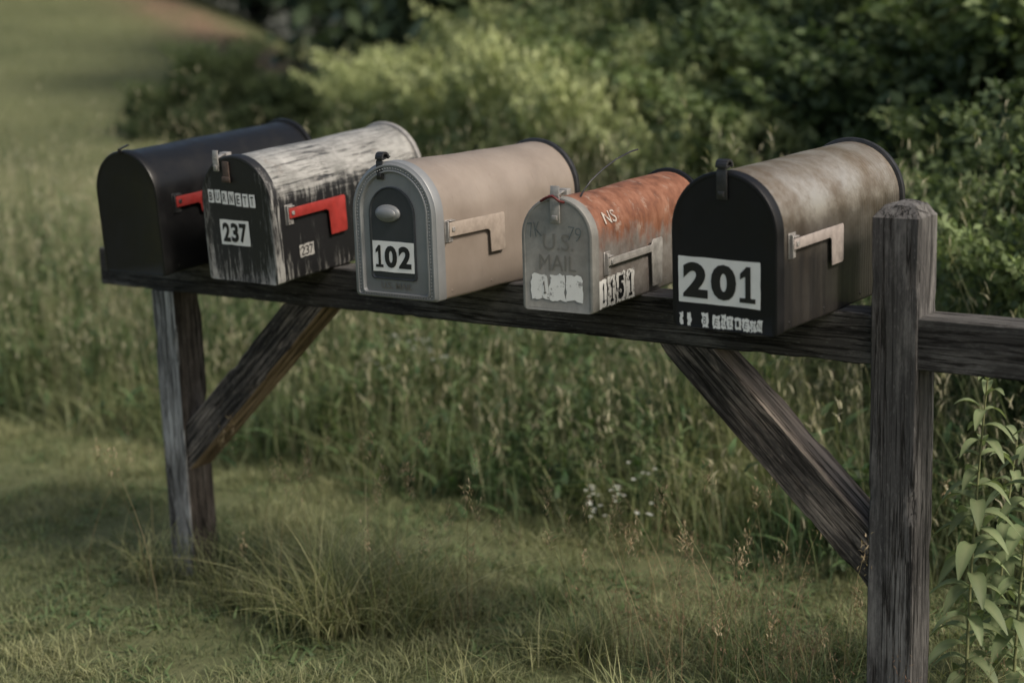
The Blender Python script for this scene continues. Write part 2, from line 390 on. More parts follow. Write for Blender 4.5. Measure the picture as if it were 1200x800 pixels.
    dm=lambda x,zz,l:(x,yf-l,zz)
    zs=h-R
    def sm(yy,s_,l):
        if s_<=zs: return (R+.0016+l,yy,s_)
        a=(s_-zs)/R;return ((R+.0016+l)*math.cos(a),yy,zs+(R+.0016+l)*math.sin(a))
    return E,D,dm,sm
B1=mailbox('plain black mailbox with a low red flag, resting on the rail',-1.847,-.224,.004,.018,.062,.007,.211,.303,.571,M_black,M_black,M_black,(.05,.176,.13,.026,.05,.05,M_dred,M_dsteel),(-.0,.010,.012,M_black,'flat'))
B2=mailbox('peeling black and white mailbox numbered 237 with a red flag',-1.496,-.196,.002,.018,.064,.015,.219,.298,.553,M_peel,M_peelf,M_steel,(.045,.162,.20,.024,.062,.088,M_red,M_steel),(-.05,.018,.03,M_steel,'up'))
B3=mailbox('taupe mailbox numbered 102 with riveted door and oval knob',-.9664,-.2605,.0009,.0127,.0033,.0032,.2234,.2911,.5361,M_beige,M_beiged,M_dsteel,(.030,.150,.20,.030,.055,.082,M_taupeflag,M_steel),(-.03,.018,.04,M_dsteel,'curl'),'panel')
B4=mailbox('small rusty steel mailbox with worn zinc door and wire',-.5758,-.2217,-.001,.0776,.0108,.0103,.1577,.2290,.5065,M_rust,M_zinc,M_black,(.05,.098,.24,.015,.048,.100,M_paleflag,M_steel),(0,.022,.055,M_steel,'up'),'tab')
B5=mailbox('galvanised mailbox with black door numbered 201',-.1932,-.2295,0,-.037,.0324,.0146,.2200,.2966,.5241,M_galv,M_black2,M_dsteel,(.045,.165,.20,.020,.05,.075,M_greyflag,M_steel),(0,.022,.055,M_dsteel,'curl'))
E,D,dm,sm=B5
decal('house_number',D,[(-.098,.078,.048,.136,0)],[('201',-.010,.092,.156,.068,.05,1,0)],dm,[M_white,M_ink])
rc=[];tx=[]
x=-.097
for i,ch in enumerate('1U.BEZZIEZN'):
    wd=random.uniform(.010,.015);zc=.016+random.uniform(-.0015,.0015);hh=random.uniform(.022,.029)
    if i in(0,1): wd=.007
    if ch!='.':
        rc.append((x,x+wd,zc-hh/2,zc+hh/2,0,random.uniform(-.12,.12)))
        if i>2: tx.append((ch,x+wd/2,zc,wd*.45,hh*.5,-.01,1,random.uniform(-.2,.2)))
    x+=wd+(.011 if i in(0,1,3) else random.uniform(.0015,.004))
decal('peeling_lettering',D,rc,tx,dm,[M_frag,M_ink],jit=.0018)
E,D,dm,sm=B4
decal('worn_number_sticker',D,[(-.060,-.022,.024,.074,0),(-.018,.018,.022,.076,0),(.022,.057,.024,.075,0)],[('1',-.030,.048,.006,.026,-.01,1,0.1)],dm,[M_torn,M_emb],jit=.003)
decal('raised_lettering',D,[],[('U.S.',.004,.142,.07,.034,.0,0,0),('MAIL',.002,.100,.085,.032,.0,0,0)],dm,[M_emb],.001)
decal('handwritten_lettering',D,[],[('7K',-.050,.165,.030,.030,-.018,0,.15)],dm,[M_teal])
decal('handwritten_lettering',D,[],[('79',.042,.160,.030,.028,-.018,0,-.1)],dm,[M_teal])
decal('side_number',E,[(.020,.054,.006,.064,2),(.058,.092,.006,.066,0),(.096,.136,.006,.068,0),(.140,.176,.006,.066,0)],[('1',.040,.036,.008,.040,.0,1,0),('1',.076,.036,.012,.046,.03,1,0),('5',.116,.037,.024,.048,.05,1,0),('1',.158,.036,.014,.048,.03,1,0)],sm,[M_worn,M_ink,M_torn],jit=.0022)
decal('top_lettering',E,[],[('NS',.085,.185,.05,.026,.01,0,0)],sm,[M_fade])
tube('wire',[(.02,.05,.214),(.024,.065,.235),(.03,.09,.256),(.036,.13,.275),(.042,.18,.291),(.048,.23,.301),(.05,.26,.303)],.0018,M_dsteel,E,6)
tube('red_tie',[(-.03,-.012,.224),(-.015,-.014,.232),(.0,-.016,.236),(.012,-.012,.226),(.02,-.004,.222),(.0,.004,.236),(-.02,.004,.232)],.0028,plain('dark_red_tie',(.10,.012,.012),.6),E,6)
E,D,dm,sm=B3
decal('house_number',D,[(-.060,.054,.057,.123,0)],[('102',-.003,.090,.098,.048,.045,1,0)],lambda x,z,l:(x,-.0066-l,z),[M_white,M_ink])
decal('raised_lettering',D,[],[('U.S. MAIL',0,.027,.085,.014,.01,0,0)],dm,[M_emb],.001)
E,D,dm,sm=B2
decal('house_number',D,[(-.060,.034,.088,.148,0)],[('237',-.013,.118,.078,.046,.04,1,0)],dm,[M_white,M_ink])
rc=[];tx=[]
for i,ch in enumerate('BURNETT'):
    cx=-.080+i*.0222;cz=.203-.0012*i+random.uniform(-.001,.001);rc.append((cx-.0090,cx+.0090,cz-.0155,cz+.0155,0));tx.append((ch,cx,cz,.0095,.0205,.012,1,random.uniform(-.04,.04)))
decal('name_lettering',D,rc,tx,dm,[M_frag,M_ink])
decal('side_number',E,[(.078,.128,.050,.080,0)],[('237',.103,.065,.042,.022,.0,1,0)],sm,[M_dim,M_ink],jit=.001)
V=[];F=[];boxy(V,F,(-.02,-.0065,.262),(.02,.003,.05));boxy(V,F,(-.02,-.009,.245),(.026,.003,.012))
o=meshobj('hasp',V,F,M_hasp,D);bevelobj(o,.0008,2)
# ---------------------------------------------------------------- wooden stand
ST=empty('mailbox_stand',(-1.,.045,0));thing(ST,'weathered dark timber rail on braced square posts','mailbox stand')
def beam(name,p0,p1,w,d,mat,n0=None,n1=None,cap=0.,amp=.0011,side=Vector((0,1,0)),face=None):
    p0,p1=Vector(p0),Vector(p1);dr=(p1-p0).normalized();sy=side;sx=sy.cross(dr).normalized()
    n0=Vector(n0) if n0 else dr;n1=Vector(n1) if n1 else dr
    Rm=Matrix((sx,sy,dr)).transposed()
    L=(p1-p0).length;N=max(8,int(L/.015));q=.0028;m=7
    hw,hd=w/2,d/2
    cs=[]
    corners=[(-hw,-hd),(hw,-hd),(hw,hd),(-hw,hd)]
    for i in range(4):
        a=corners[i];b=corners[(i+1)%4];e=Vector((b[0]-a[0],b[1]-a[1]));l=e.length;e/=l
        for k in range(m+1):
            t=q+(l-2*q)*k/m;cs.append((a[0]+e.x*t,a[1]+e.y*t))
    V=[];F=[];n=len(cs);sd=random.random()*90
    for k in range(N+1):
        for (a,b) in cs:
            base=p0+sx*a+sy*b
            t0=(p0-base).dot(n0)/dr.dot(n0);t1=(p1-base).dot(n1)/dr.dot(n1)
            t=t0+(t1-t0)*k/N
            nn=noise.noise(Vector((a*70+sd,b*70,t*2)))+.5*noise.noise(Vector((a*20+sd,b*20,t*7)))
            corner=(abs(a)>hw*.9 and abs(b)>hd*.85) 
            ex=max(0,noise.noise(Vector((sd,a*5+b*9,t*16)))-.25)*.010 if corner else 0
            f=1+ (nn*amp-abs(ex))/hw
            V.append((a*f,b*f,t))
    for k in range(N):
        for i in range(n):F.append((k*n+i,k*n+(i+1)%n,(k+1)*n+(i+1)%n,(k+1)*n+i))
    F.append(tuple(range(n-1,-1,-1)))
    if cap:
        b=len(V)
        for fr,zz in ((.66,.72),(.12,1.)):
            for (a,bb) in cs: V.append((a*fr+.005*(1-fr),bb*fr,L+cap*(zz+.05*random.random())))
        for i in range(n):
            F.append((N*n+i,N*n+(i+1)%n,b+(i+1)%n,b+i));F.append((b+i,b+(i+1)%n,b+n+(i+1)%n,b+n+i))
        F.append(tuple(b+n+i for i in range(n)))
    else:F.append(tuple(N*n+i for i in range(n)))
    o=meshobj(name,V,F,[mat]+([face[0]] if face else []),None,smooth=True,angle=28);fixn(o)
    if face:
        for p in o.data.polygons:
            if p.normal.dot(Vector(face[1]))>.7: p.material_index=1
    o.parent=ST
    o.matrix_parent_inverse=Matrix.Translation(ST.location).inverted()
    o.matrix_basis=Matrix.Translation(p0)@Rm.to_4x4()
    return o
hr=.101
beam('rail',(-2.265,.046,RZ-hr/2),(1.6,.046,RZ-hr/2),hr,.088,M_rail)
beam('post',(.0467,.0445,-.25),(.0467,.0445,RZ+.188),.0933,.095,M_post,cap=.030)
beam('post',(-2.015,.0455,-.25),(-2.015,.0455,RZ-hr-.001),.0887,.095,M_post2,face=(M_pale,(0,-1,0)))  # front face takes a paler wood tone than the other sides
zt=RZ-hr-.0015
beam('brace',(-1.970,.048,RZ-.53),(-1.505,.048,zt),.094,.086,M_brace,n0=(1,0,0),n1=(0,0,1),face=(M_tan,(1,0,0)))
beam('brace',(-.001,.048,RZ-.495),(-.415,.048,zt),.094,.086,M_brace,n0=(1,0,0),n1=(0,0,1))
# ---------------------------------------------------------------- ground
def sst(a,b,x): t=np.clip((x-a)/(b-a),0,1);return t*t*(3-2*t)
def terr(x,y):
    x=np.asarray(x,float);y=np.asarray(y,float)
    s=-.844*x+.599*y;q=.599*x+.844*y
    k=np.clip(s-4.5,0,None);z=.085*k-np.clip(s-32,0,None)*.075
    z=z*(1-sst(.5+.06*k,3.5+.16*k,q))
    z=z+.012*np.sin(x*2.1+1)*np.sin(y*1.7)+.006*np.sin(x*5.3)*np.cos(y*4.1+2)
    return z
gx=np.concatenate([np.linspace(-160,-36,26)[:-1],np.linspace(-36,-8,90)[:-1],np.linspace(-8,4,100),np.linspace(4,100,30)[1:]])
gy=np.concatenate([np.linspace(-60,-4,18)[:-1],np.linspace(-4,6,90)[:-1],np.linspace(6,32,80)[:-1],np.linspace(32,180,30)])
XX,YY=np.meshgrid(gx,gy,indexing='ij');ZZ=terr(XX,YY)
V=np.stack([XX,YY,ZZ],-1).reshape(-1,3);nx,nyy=len(gx),len(gy)
idx=np.arange(nx*nyy).reshape(nx,nyy);F=np.stack([idx[:-1,:-1],idx[1:,:-1],idx[1:,1:],idx[:-1,1:]],-1).reshape(-1,4)
s_=-.844*V[:,0]+.599*V[:,1];q_=.599*V[:,0]+.844*V[:,1]
def pathc(s): return 2.0-(s-20)*.02
pm=.9*np.exp(-((q_-pathc(s_))/(.42+.010*s_))**2)*sst(13,17,s_)*(1-sst(30,35,s_))
t=NT('ground_turf');a=t.n('ShaderNodeAttribute');a.attribute_name='col'
v=t.coord();n1=t.noise(v,1.3,6,.6);n2=t.noise(v,30,8,.7);n3=t.noise(v,.35,4)
g=t.ramp(n2,[(.3,(.046,.056,.028)),(.55,(.105,.122,.058)),(.75,(.17,.18,.095))])
g=t.mix(t.ramp(n1,[(.4,0.),(.65,.5)]),g,(.16,.16,.09));g=t.mix(t.ramp(n3,[(.4,0.),(.6,.5)]),g,(.19,.20,.10))
sx=t.sep(a.outputs['Color'])
g=t.mix(t.mix(1.,sx[0],t.ramp(t.noise(v,1.6,6,.7),[(.36,.15),(.56,1.)]),'MULTIPLY'),g,(.27,.165,.12))
t.set(c=g,r=.95,n=t.bump(n2,.8,.02),sp=.1)
colr=np.stack([pm,pm*0,pm*0],-1)
G=link(bpy.data.objects.new('ground',fastmesh('ground',V,F,t.m,colr,True)));G["kind"]="structure"
# ---------------------------------------------------------------- grass
C=np.array([1.195,-2.797])
def wedge(P,mar=.08,ext=.4):
    d=P[:,:2]-C;dep=-.5803/.984*d[:,0]+.7899/.984*d[:,1];lat=.8095*d[:,0]+.5863*d[:,1]
    return (dep>.8)&(np.abs(lat)<(.33+mar)*dep+ext)
def blades(P,h,w,lean,segs,c0,c1,jit=.2,curl=1.8,mixv=None):
    n=len(P);az=rng.uniform(0,2*np.pi,n);fa=az+rng.normal(0,.6,n)+np.pi/2
    D=np.stack([np.cos(az),np.sin(az),0*az],-1);W=np.stack([np.cos(fa),np.sin(fa),0*az],-1)
    vs=[];cs=[];mixv=rng.random((n,1)) if mixv is None else np.clip(mixv[:,None]+rng.normal(0,.2,(n,1)),0,1);base=np.array(c0)*(1-mixv)+np.array(c1)*mixv
    base=base*(1+rng.normal(0,jit,(n,1)))
    for k in range(segs+1):
        t=k/segs;ctr=P+D*(h*lean*t**curl)[:,None];ctr[:,2]+=h*t*(1-.35*np.minimum(lean,1.5)*t)
        ww=(w*(1-t)**.7*(1 if k else .6)+.0002)[:,None]
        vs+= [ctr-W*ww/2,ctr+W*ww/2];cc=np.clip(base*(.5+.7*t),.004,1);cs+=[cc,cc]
    V=np.stack(vs,1).reshape(-1,3);Cc=np.stack(cs,1).reshape(-1,3)
    m=2*(segs+1);b=np.arange(n)[:,None]*m
    F=np.concatenate([b+np.array([2*k,2*k+1,2*k+3,2*k+2]) for k in range(segs)],1).reshape(-1,4)
    return V,F,Cc
def join(L):
    off=0;VV=[];FF=[];CC=[]
    for V,F,Cc in L: VV.append(V);FF.append(F+off);CC.append(Cc);off+=len(V)
    return np.concatenate(VV),np.concatenate(FF),np.concatenate(CC)
def scat(n,x0,x1,y0,y1):
    P=np.stack([rng.uniform(x0,x1,n),rng.uniform(y0,y1,n)],-1);P=P[wedge(P)]
    return np.concatenate([P,terr(P[:,0],P[:,1])[:,None]-.004],1)
def fnoise(P,sc,sd=0): return np.array([noise.noise(Vector((p[0]*sc+sd,p[1]*sc,sd))) for p in P])
def stuff(name,J):
    o=link(bpy.data.objects.new(name,fastmesh(name,J[0],J[1],M_grass,J[2])));o["kind"]="stuff"
# mown lawn
P=scat(300000,-5.6,1.2,-1.7,1.15);nz=fnoise(P,2.2,3);nf=fnoise(P,9.,5)
keep=rng.random(len(P))<np.clip(.75+nz*.9+nf*.6,.15,1);P=P[keep];nz=nz[keep];nf=nf[keep]
h=rng.uniform(.018,.05,len(P))*(1+nz*.8+nf*.9)
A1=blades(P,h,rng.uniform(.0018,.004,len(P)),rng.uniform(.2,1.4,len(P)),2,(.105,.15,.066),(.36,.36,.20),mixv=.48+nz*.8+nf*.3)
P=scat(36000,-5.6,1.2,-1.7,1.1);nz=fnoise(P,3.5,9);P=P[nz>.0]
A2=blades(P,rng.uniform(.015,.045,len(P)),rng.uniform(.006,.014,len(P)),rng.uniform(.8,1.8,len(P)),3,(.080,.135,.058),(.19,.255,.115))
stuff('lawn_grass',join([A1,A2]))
def tuftpts(centres,n,sp):
    L=[]
    for (x,y) in centres:
        L.append(np.stack([rng.normal(x,sp,n),rng.normal(y,sp,n)],-1))
    P=np.concatenate(L);return np.concatenate([P,terr(P[:,0],P[:,1])[:,None]],1)
cen=[(rng.uniform(-2.1,.6),rng.normal(.04,.16)) for _ in range(46)]+[(-1.40,-.1),(-1.5,.02),(-1.3,-.02),(-1.45,-.16),(-2.05,-.08),(-1.95,.15),(-1.2,.05),(-.35,.1),(-.2,.15),(-.45,.2),(.1,-.05),(-1.88,-.02)]
L_=[]
for (x,y) in cen:
    P=tuftpts([(x,y)],int(rng.uniform(50,120)),rng.uniform(.025,.07));hm=rng.uniform(.07,.20)
    L_.append(blades(P,hm*rng.uniform(.5,1.2,len(P)),rng.uniform(.002,.0045,len(P)),rng.uniform(.2,1.3,len(P)),4,(.11,.16,.066),(.38,.37,.20),mixv=np.full(len(P),rng.random())))
cen2=[(-1.40,-.08),(-1.48,.0),(-1.32,-.0),(-1.36,-.14),(-1.25,.06)]
P=tuftpts(cen2,110,.055)
B_2=blades(P,rng.uniform(.12,.36,len(P)),rng.uniform(.002,.004,len(P)),rng.uniform(.3,1.3,len(P)),5,(.20,.235,.10),(.52,.49,.27))
P=tuftpts([(-1.50,.0),(-1.42,.05),(-1.3,0),(-.55,.15),(-.3,.1),(-.2,.2),(-.4,.3),(-1.95,.0),(-.7,.3),(-1.0,.2),(-1.15,.0),(-.1,.1)],7,.12)
B_3=blades(P,rng.uniform(.22,.52,len(P)),rng.uniform(.0018,.0025,len(P)),rng.uniform(.1,.5,len(P)),6,(.32,.25,.14),(.45,.36,.23))
nb=len(P);tips=B_3[0].reshape(nb,-1,3)[:,-1]
hp=np.repeat(tips,34,0)+rng.normal(0,1,(nb*34,3))*np.array([.006,.006,.020])
B_4=blades(hp,rng.uniform(.006,.014,len(hp)),np.full(len(hp),.003),rng.uniform(.3,1.2,len(hp)),2,(.40,.28,.17),(.60,.50,.34))
P=tuftpts([(-.55,.1),(-.4,.05),(-.3,.2),(-.15,.1),(-.6,.25),(-.05,.2)],14,.09)
B_5=blades(P,rng.uniform(.15,.36,len(P)),rng.uniform(.0012,.0018,len(P)),rng.uniform(.1,.6,len(P)),5,(.24,.17,.10),(.34,.24,.15))
tips=B_5[0].reshape(len(P),-1,3)[:,-3]
hp=np.repeat(tips,40,0)+rng.normal(0,1,(len(P)*40,3))*np.array([.018,.018,.03])
B_6=blades(hp,rng.uniform(.004,.009,len(hp)),np.full(len(hp),.0022),rng.uniform(.3,1.2,len(hp)),1,(.32,.17,.12),(.46,.30,.20))
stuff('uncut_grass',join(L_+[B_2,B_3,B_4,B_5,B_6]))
# tall meadow
P=scat(190000,-11,1.5,.75,5.2)
yb=2.4+np.clip((P[:,0]+6.0)/3,0,1)*1.7-np.clip((P[:,0]+1.3)/.6,0,1)*2.3
keep=(P[:,1]<yb)&(rng.random(len(P))<np.clip((P[:,1]-.75)/.35,0.05,1)*np.where(P[:,1]>2.2,.5,1.));P=P[keep]
nz=fnoise(P,.9,5);nz2=fnoise(P,3.,7);nz3=fnoise(P,1.6,17)
h=(rng.uniform(.20,.55,len(P))+nz*.3)*np.clip(.4+(P[:,1]-.8)*1.1,.35,1.1)*(1+.7*nz2)
h=np.clip(h,.08,.85)
A=blades(P,h,rng.uniform(.003,.008,len(P)),rng.uniform(.08,1.1,len(P)),3,(.075,.125,.056),(.33,.35,.185),mixv=.38+nz3*1.5)
k=rng.random(len(P))<.13;Pk=P[k]
Bs=blades(Pk,h[k]*1.35+.07,rng.uniform(.0015,.003,k.sum()),rng.uniform(.05,.35,k.sum()),3,(.34,.33,.20),(.48,.46,.31))
tips=Bs[0].reshape(len(Pk),-1,3)[:,-1];hp=np.repeat(tips,5,0)+rng.normal(0,1,(len(tips)*5,3))*np.array([.008,.008,.03])
Hd=blades(hp,rng.uniform(.02,.04,len(hp)),np.full(len(hp),.006),rng.uniform(.3,1.,len(hp)),2,(.36,.34,.21),(.54,.50,.36))
P2=P[(rng.random(len(P))<np.clip(.14+nz2*.7,.02,.5))];hh=rng.random(len(P2))
P2=P2.copy();P2[:,2]+=hh*.45*np.clip(.3+(P2[:,1]-.8),.2,1)
Lf=blades(P2,rng.uniform(.05,.10,len(P2)),rng.uniform(.015,.035,len(P2)),rng.uniform(.8,1.8,len(P2)),3,(.058,.11,.048),(.145,.215,.095))
P3=scat(9000,-8,.8,.95,3.6)
n3=fnoise(P3,1.1,31);P3=P3[(n3>.0)&(P3[:,1]<2.4+np.clip((P3[:,0]+6.0)/3,0,1)*1.4)]
P3=P3[:1500];hs=rng.uniform(.28,.66,len(P3))*np.clip(.5+(P3[:,1]-.9)*.8,.5,1.1)
St=blades(P3,hs,np.full(len(P3),.005),rng.uniform(.0,.15,len(P3)),2,(.12,.15,.07),(.18,.20,.10))
rep=26;LP=np.repeat(P3,rep,0);LH=np.repeat(hs,rep);lt=np.tile(np.linspace(.2,1.,rep),len(P3));LP=LP.copy();LP[:,2]+=LH*lt*.97
Lw=blades(LP,rng.uniform(.035,.07,len(LP))*(1.15-.5*lt),rng.uniform(.010,.020,len(LP)),rng.uniform(.7,1.7,len(LP)),3,(.080,.14,.060),(.22,.285,.13),mixv=np.repeat(rng.random(len(P3)),rep))
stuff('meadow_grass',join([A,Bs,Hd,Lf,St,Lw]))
P=scat(90000,-34,-3,2,26);s_=-.844*P[:,0]+.599*P[:,1];q_=.599*P[:,0]+.844*P[:,1]
P=P[(np.abs(q_-pathc(s_))>.55)|(s_<14)|(rng.random(len(P))<.3)]
A=blades(P,rng.uniform(.03,.09,len(P)),rng.uniform(.01,.03,len(P)),rng.uniform(.3,1.3,len(P)),1,(.14,.175,.08),(.36,.37,.205))
stuff('hill_grass',A)
# ---------------------------------------------------------------- shrubs and trees
def leafcloud(ctrs,rad,nl,size,c0,c1,flat=.75):
    n=len(ctrs)*nl;P=np.repeat(ctrs,nl,0)+rng.normal(0,1,(n,3))*rad*np.array([1,1,flat])
    nrm=rng.normal(0,1,(n,3));nrm[:,2]+=.9;nrm/=np.linalg.norm(nrm,axis=1,keepdims=True)
    a=np.cross(nrm,rng.normal(0,1,(n,3)));a/=np.linalg.norm(a,axis=1,keepdims=True);b=np.cross(nrm,a)
    s=size*rng.uniform(.6,1.3,(n,1))
    V=np.stack([P-a*s*.5,P+b*s*.28-nrm*s*.06,P+a*s*.5-nrm*s*.1,P-b*s*.28-nrm*s*.06],1).reshape(-1,3)
    F=np.arange(n*4).reshape(-1,4)
    cm=np.repeat(rng.random((len(ctrs),1)),nl,0)*.7+rng.random((n,1))*.3
    col=np.array(c0)*(1-cm)+np.array(c1)*cm
    return V,F,np.repeat(col,4,0)
def lump(n,R,H,sd,fill=.45):
    L=[]
    while len(L)<n:
        v=rng.normal(0,1,3);v/=np.linalg.norm(v);v[2]=abs(v[2])*1.15-.1
        r=(fill+(1-fill)*rng.random()**.5)*(1+.5*noise.noise(Vector((v[0]*1.6+sd,v[1]*1.6,v[2]*1.6))) +.42*noise.noise(Vector((v[0]*4+sd,v[1]*4,v[2]*4))))
        L.append((v[0]*R*r,v[1]*R*r,max(.05,.12*H+v[2]*H*.88*r)))
    return np.array(L)
def shrubmesh(name,R,H,nc,nl,size,c0,c1,sd,rad=.085,shoots=90):
    ct=lump(nc,R,H,sd);A=leafcloud(ct,rad*R,nl,size,c0,c1,.5)
    m=shoots;az=rng.uniform(0,6.28,m);P=np.stack([np.cos(az)*R*.5*rng.random(m),np.sin(az)*R*.5*rng.random(m),np.full(m,H*.55)],-1)
    sh=[]
    for i in range(m):
        ln=min(H,1.4)*rng.uniform(.35,.85);d=np.array([math.cos(az[i])*.8,math.sin(az[i])*.8,1.])
        for k in range(14):
            t=k/13;sh.append(P[i]+d*ln*t*np.array([1,1,1-.35*t]))
    Bq=leafcloud(np.array(sh),.025,5,size*.9,c1,tuple(np.array(c1)*1.5))
    V,F,Cc=join([A,Bq]);return fastmesh(name,V,F,M_leaf,Cc)
SH=[shrubmesh('shrub',1.,2.,330,70,.070,(.036,.058,.031),(.115,.155,.072),1.),
    shrubmesh('shrub',1.,2.,330,70,.070,(.046,.072,.035),(.165,.21,.095),7.),
    shrubmesh('shrub',1.,1.,190,75,.060,(.11,.14,.062),(.34,.37,.19),13.,.08,120),
    shrubmesh('shrub',1.,1.,210,70,.060,(.04,.062,.032),(.10,.13,.06),17.)]
def shrub(k,x,y,R,H,label,grp,name='shrub'):
    o=link(bpy.data.objects.new(name,SH[k]));o.location=(x,y,float(terr(x,y))-.05);o.scale=(R,R,H/(2. if k<2 else 1.));o.rotation_euler=(0,0,random.uniform(0,6.28))
    thing(o,label,'shrub',grp)
LB='dense dark green leafy shrub beside the meadow';LL='pale green leafy shrub at the meadow edge';LD='low dark shrub on the grassy slope'
for (x,y,R,H,k) in [(.5,3.5,1.0,2.0,0),(-.6,3.9,1.1,2.0,1),(-1.35,4.3,1.0,1.7,0),(-2.1,4.3,.9,1.45,1),(-2.9,4.9,1.0,1.5,1),(-3.5,5.5,1.1,1.6,1),(-.2,5.6,1.3,2.9,0),(-1.6,6.1,1.4,2.8,1),(-3.0,6.7,1.5,2.6,0),(-4.4,7.7,1.5,2.2,1)]:
    shrub(k,x,y,R,H,LB,'dark shrubs beside the meadow')
for (x,y,R,H) in [(-3.9,4.75,.75,1.25),(-4.8,5.2,.8,1.1),(-5.7,5.8,.8,1.0),(-6.5,6.3,.7,.8),(-7.6,7.8,.6,.65),(-5.3,7.0,1.1,1.45),(-6.6,8.4,1.0,1.2),(-3.2,4.1,.6,1.15),(-2.5,3.75,.5,1.0),(-1.8,3.5,.4,.85)]:
    shrub(2,x,y,R,H,LL,'pale shrubs at the meadow edge')
for (x,y,R,H) in [(-9.3,6.45,.36,.5),(-8.95,6.8,.5,.8),(-8.35,7.1,.5,.55)]:
    shrub(3,x,y,R,H,LD,'low shrubs on the slope')
for (x,y,R,H) in [(-.12,1.75,.42,1.05),(.25,1.55,.35,.8),(-.55,2.1,.45,.85),(.2,2.3,.5,1.2),(-.35,2.6,.6,1.15),(-1.0,2.7,.5,.8)]:
    shrub(1,x,y,R,H,'broad leafy green bush growing behind the post','leafy bushes behind the post')
def treemesh(H,sd):
    ct=lump(170,1.,1.,sd,.3)*np.array([H*.36,H*.36,H*.78]);ct[:,2]+=H*.16
    cr=leafcloud(ct,H*.042,80,H*.028,(.022,.037,.020),(.078,.11,.052))
    crown=fastmesh('crown',*cr[:2],M_far,cr[2])
    V=[];F=[];n=8
    def limb(p,q,r0,r1,k=6):
        p=Vector(p);q=Vector(q);d=(q-p).normalized();a=d.cross(Vector((.3,.8,.1))).normalized();b=d.cross(a);s0=len(V)
        for i in range(k+1):
            t=i/k;c=p.lerp(q,t)+Vector((noise.noise(Vector((t*3,sd,p.z)))*.15*t,noise.noise(Vector((sd,t*3,q.z)))*.15*t,0));r=r0+(r1-r0)*t
            for j in range(n):
                an=6.283*j/n;V.append(tuple(c+(a*math.cos(an)+b*math.sin(an))*r))
        for i in range(k):
            for j in range(n):F.append((s0+i*n+j,s0+i*n+(j+1)%n,s0+(i+1)*n+(j+1)%n,s0+(i+1)*n+j))
    limb((0,0,-.3),(0,0,H*.75),H*.022,H*.006)
    for i in range(9):
        a=i*2.4;z=H*(.22+.05*i);limb((0,0,z),(math.cos(a)*H*.25,math.sin(a)*H*.25,z+H*.16),H*.009,H*.002,4)
    me=bpy.data.meshes.new('trunk');me.from_pydata(V,[],F);me.materials.append(M_bark)
    return me,crown
TR=[treemesh(8.,3.),treemesh(9.,9.)]
tp=[(-33.4,22.3,1),(-32.0,26.5,1.2),(-28.6,24.8,1),(-25.5,27.9,1.2),(-20.2,21.5,1),(-18.4,23.2,1.),(-16.3,20.5,1),(-15.9,25.,1.2),(-13.4,21.5,1),(-12.2,24.,1.2),(-10.,20.8,1.),(-24.2,22.6,.9),
 (-7.6,9.8,.7),(-6.2,10.6,.8),(-4.6,9.6,.8),(-3.4,10.9,.9),(-1.9,9.6,.8),(-.7,10.6,.9),(.5,9.2,.8),(-8.6,13.,.9)]
for i,(x,y,s) in enumerate(tp):
    T=empty('tree',(x,y,float(terr(x,y))),(0,0,random.uniform(0,6.28)));T.scale=(s*1.15,s*1.15,s)
    thing(T,'dark leafy broadleaf tree at the edge of the wood','tree','trees at the edge of the wood')
    for nm,me in zip(('trunk','crown'),TR[i%2]):
        o=link(bpy.data.objects.new(nm,me));o.parent=T
# ---------------------------------------------------------------- leafy weed beside the post
def weed(x,y,H,leanx,leany,label,nl=30,br=.16):
    ax=[]
    for k in range(25):
        t=k/24;ax.append(Vector((leanx*t*t*H,leany*t*t*H,H*t)))
    E=empty('leafy_weed',(x,y,float(terr(x,y))));thing(E,label,'wild plant','leafy weeds beside the post')
    tube('stem',ax,[.004*(1-.6*k/24) for k in range(25)],plain('green_stem',(.20,.21,.10),.6),E,6)
    V=[];F=[];Cc=[]
    for i in range(nl):
        t=.12+.88*i/(nl-1);p=ax[int(t*24)];a=i*2.4+random.uniform(-.3,.3);ln=random.uniform(.07,.10)*(1.1-.5*max(0,t-.6)/.4)
        d=Vector((math.cos(a),math.sin(a),0));sd=Vector((-math.sin(a),math.cos(a),0));up0=1.1 if t>.9 else .50
        b=len(V);g=random.uniform(.8,1.25)
        for k in range(7):
            s=k/6;w=ln*br*math.sin(math.pi*min(1,s*.92+.06))**.8
            c=p+d*ln*(s*.95)+Vector((0,0,ln*(up0*s-.9*s*s)))
            V+= [c-sd*w+Vector((0,0,w*.4)),c,c+sd*w+Vector((0,0,w*.4))];Cc+=[(.17*g,.22*g,.11*g),(.25*g,.29*g,.16*g),(.17*g,.22*g,.11*g)]
        for k in range(6):
            for j in range(2):F.append((b+k*3+j,b+k*3+j+1,b+(k+1)*3+j+1,b+(k+1)*3+j))
    me=fastmesh('leaves',np.array([tuple(v) for v in V]),np.array(F),M_leaf,np.array(Cc),True)
    o=link(bpy.data.objects.new('leaves',me));o.parent=E
weed(.115,.25,.77,.05,-.03,'tall leafy green weed growing beside the post',52,.17)
weed(.19,.33,.70,.06,.02,'tall leafy green weed growing beside the post',44,.17)
weed(.12,.42,.56,.04,.05,'tall leafy green weed growing beside the post',36,.17)
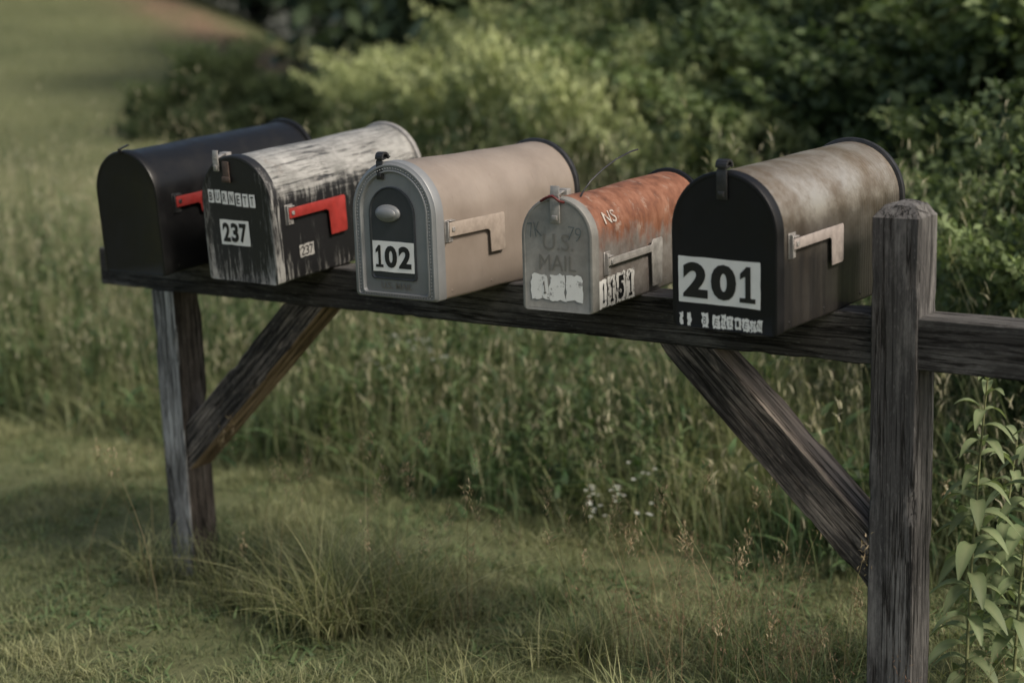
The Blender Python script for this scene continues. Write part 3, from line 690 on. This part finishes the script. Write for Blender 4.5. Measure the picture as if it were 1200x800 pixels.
def flowermesh(nh):
    V=[];F=[];C_=[]
    def add(vs,c):
        b=len(V);V.extend(vs);C_.extend([c]*len(vs));F.append(tuple(range(b,b+4)))
    for h in range(nh):
        ox,oy,oz=random.uniform(-.035,.035),random.uniform(-.035,.035),random.uniform(-.03,.02)
        for k in range(6):
            a=k*6.283/6+h;d=Vector((math.cos(a),math.sin(a),.3));s=Vector((-math.sin(a),math.cos(a),0));c=Vector((ox,oy,oz))
            add([c,c+d*.004-s*.003,c+d*.008,c+d*.004+s*.003],(.60,.61,.57))
        b=Vector((ox*.2,oy*.2,-.35));s=Vector((.0010,0,0));c=Vector((ox,oy,oz));add([b-s,b+s,c+s,c-s],(.08,.11,.05))
    return fastmesh('wildflower',np.array([tuple(v) for v in V]),np.array(F),M_leaf,np.array(C_))
FM=[flowermesh(n) for n in (8,5,10,6)]
fp=[(-2.17,1.24,.42),(-2.05,1.2,.39),(-2.3,1.3,.40),(-2.25,1.15,.36),(-1.12,.84,.16),(-1.02,.82,.12),(-1.17,.80,.10),(-1.08,.90,.21),(-1.22,.86,.14),(-5.1,2.06,.80),(-5.0,1.9,.74),(-5.3,2.1,.78),(-4.9,2.0,.72),(-5.2,1.8,.72),(-5.15,1.95,.86),(-4.8,1.8,.68),(-5.4,1.9,.84),(-5.25,2.0,.92),(-3.2,1.6,.56),(-2.7,1.4,.52),(-4.0,1.8,.66)]
for i,(x,y,z) in enumerate(fp):
    o=link(bpy.data.objects.new('wildflower',FM[i%4]));o.location=(x,y,z);o.rotation_euler=(0,0,random.uniform(0,6))
    thing(o,'small white wildflower cluster among tall grass','flower','white wildflowers in the meadow')
# ---------------------------------------------------------------- light, world, camera
sd=Vector((.72,-.06,.70)).normalized()
L=bpy.data.lights.new('sun','SUN');L.energy=3.2;L.angle=math.radians(12);L.color=(1.,.92,.80)
o=link(bpy.data.objects.new('sun',L));o.rotation_euler=sd.to_track_quat('Z','Y').to_euler();o.location=(5,2,6)
W=bpy.data.worlds.new('World');S.world=W;W.use_nodes=True;nt=W.node_tree
sky=nt.nodes.new('ShaderNodeTexSky');sky.sky_type='NISHITA';sky.sun_disc=False;sky.sun_elevation=math.asin(sd.z);sky.sun_rotation=math.atan2(sd.x,sd.y);sky.dust_density=3.;sky.ozone_density=.6
hz=nt.nodes.new('ShaderNodeMix');hz.data_type='RGBA';hz.blend_type='MULTIPLY';hz.inputs[0].default_value=1.;hz.inputs[7].default_value=(1.04,1.,.91,1)
nt.links.new(sky.outputs[0],hz.inputs[6]);nt.links.new(hz.outputs[2],nt.nodes['Background'].inputs['Color']);nt.nodes['Background'].inputs['Strength'].default_value=.15
cam=bpy.data.cameras.new('camera');co=link(bpy.data.objects.new('camera',cam))
r=Vector((.8095,.5863,-.0324)).normalized();f=Vector((-.5803,.7899,-.199)).normalized();u=r.cross(f).normalized()
co.matrix_world=Matrix(((r.x,u.x,-f.x,1.195),(r.y,u.y,-f.y,-2.797),(r.z,u.z,-f.z,.572+RZ),(0,0,0,1)))
cam.lens=55.15;cam.sensor_width=36;cam.clip_end=600;cam.clip_start=.05
cam.dof.use_dof=True;cam.dof.focus_distance=3.25;cam.dof.aperture_fstop=2.0
S.camera=co
S.view_settings.view_transform='Standard';S.view_settings.look='None';S.view_settings.exposure=0
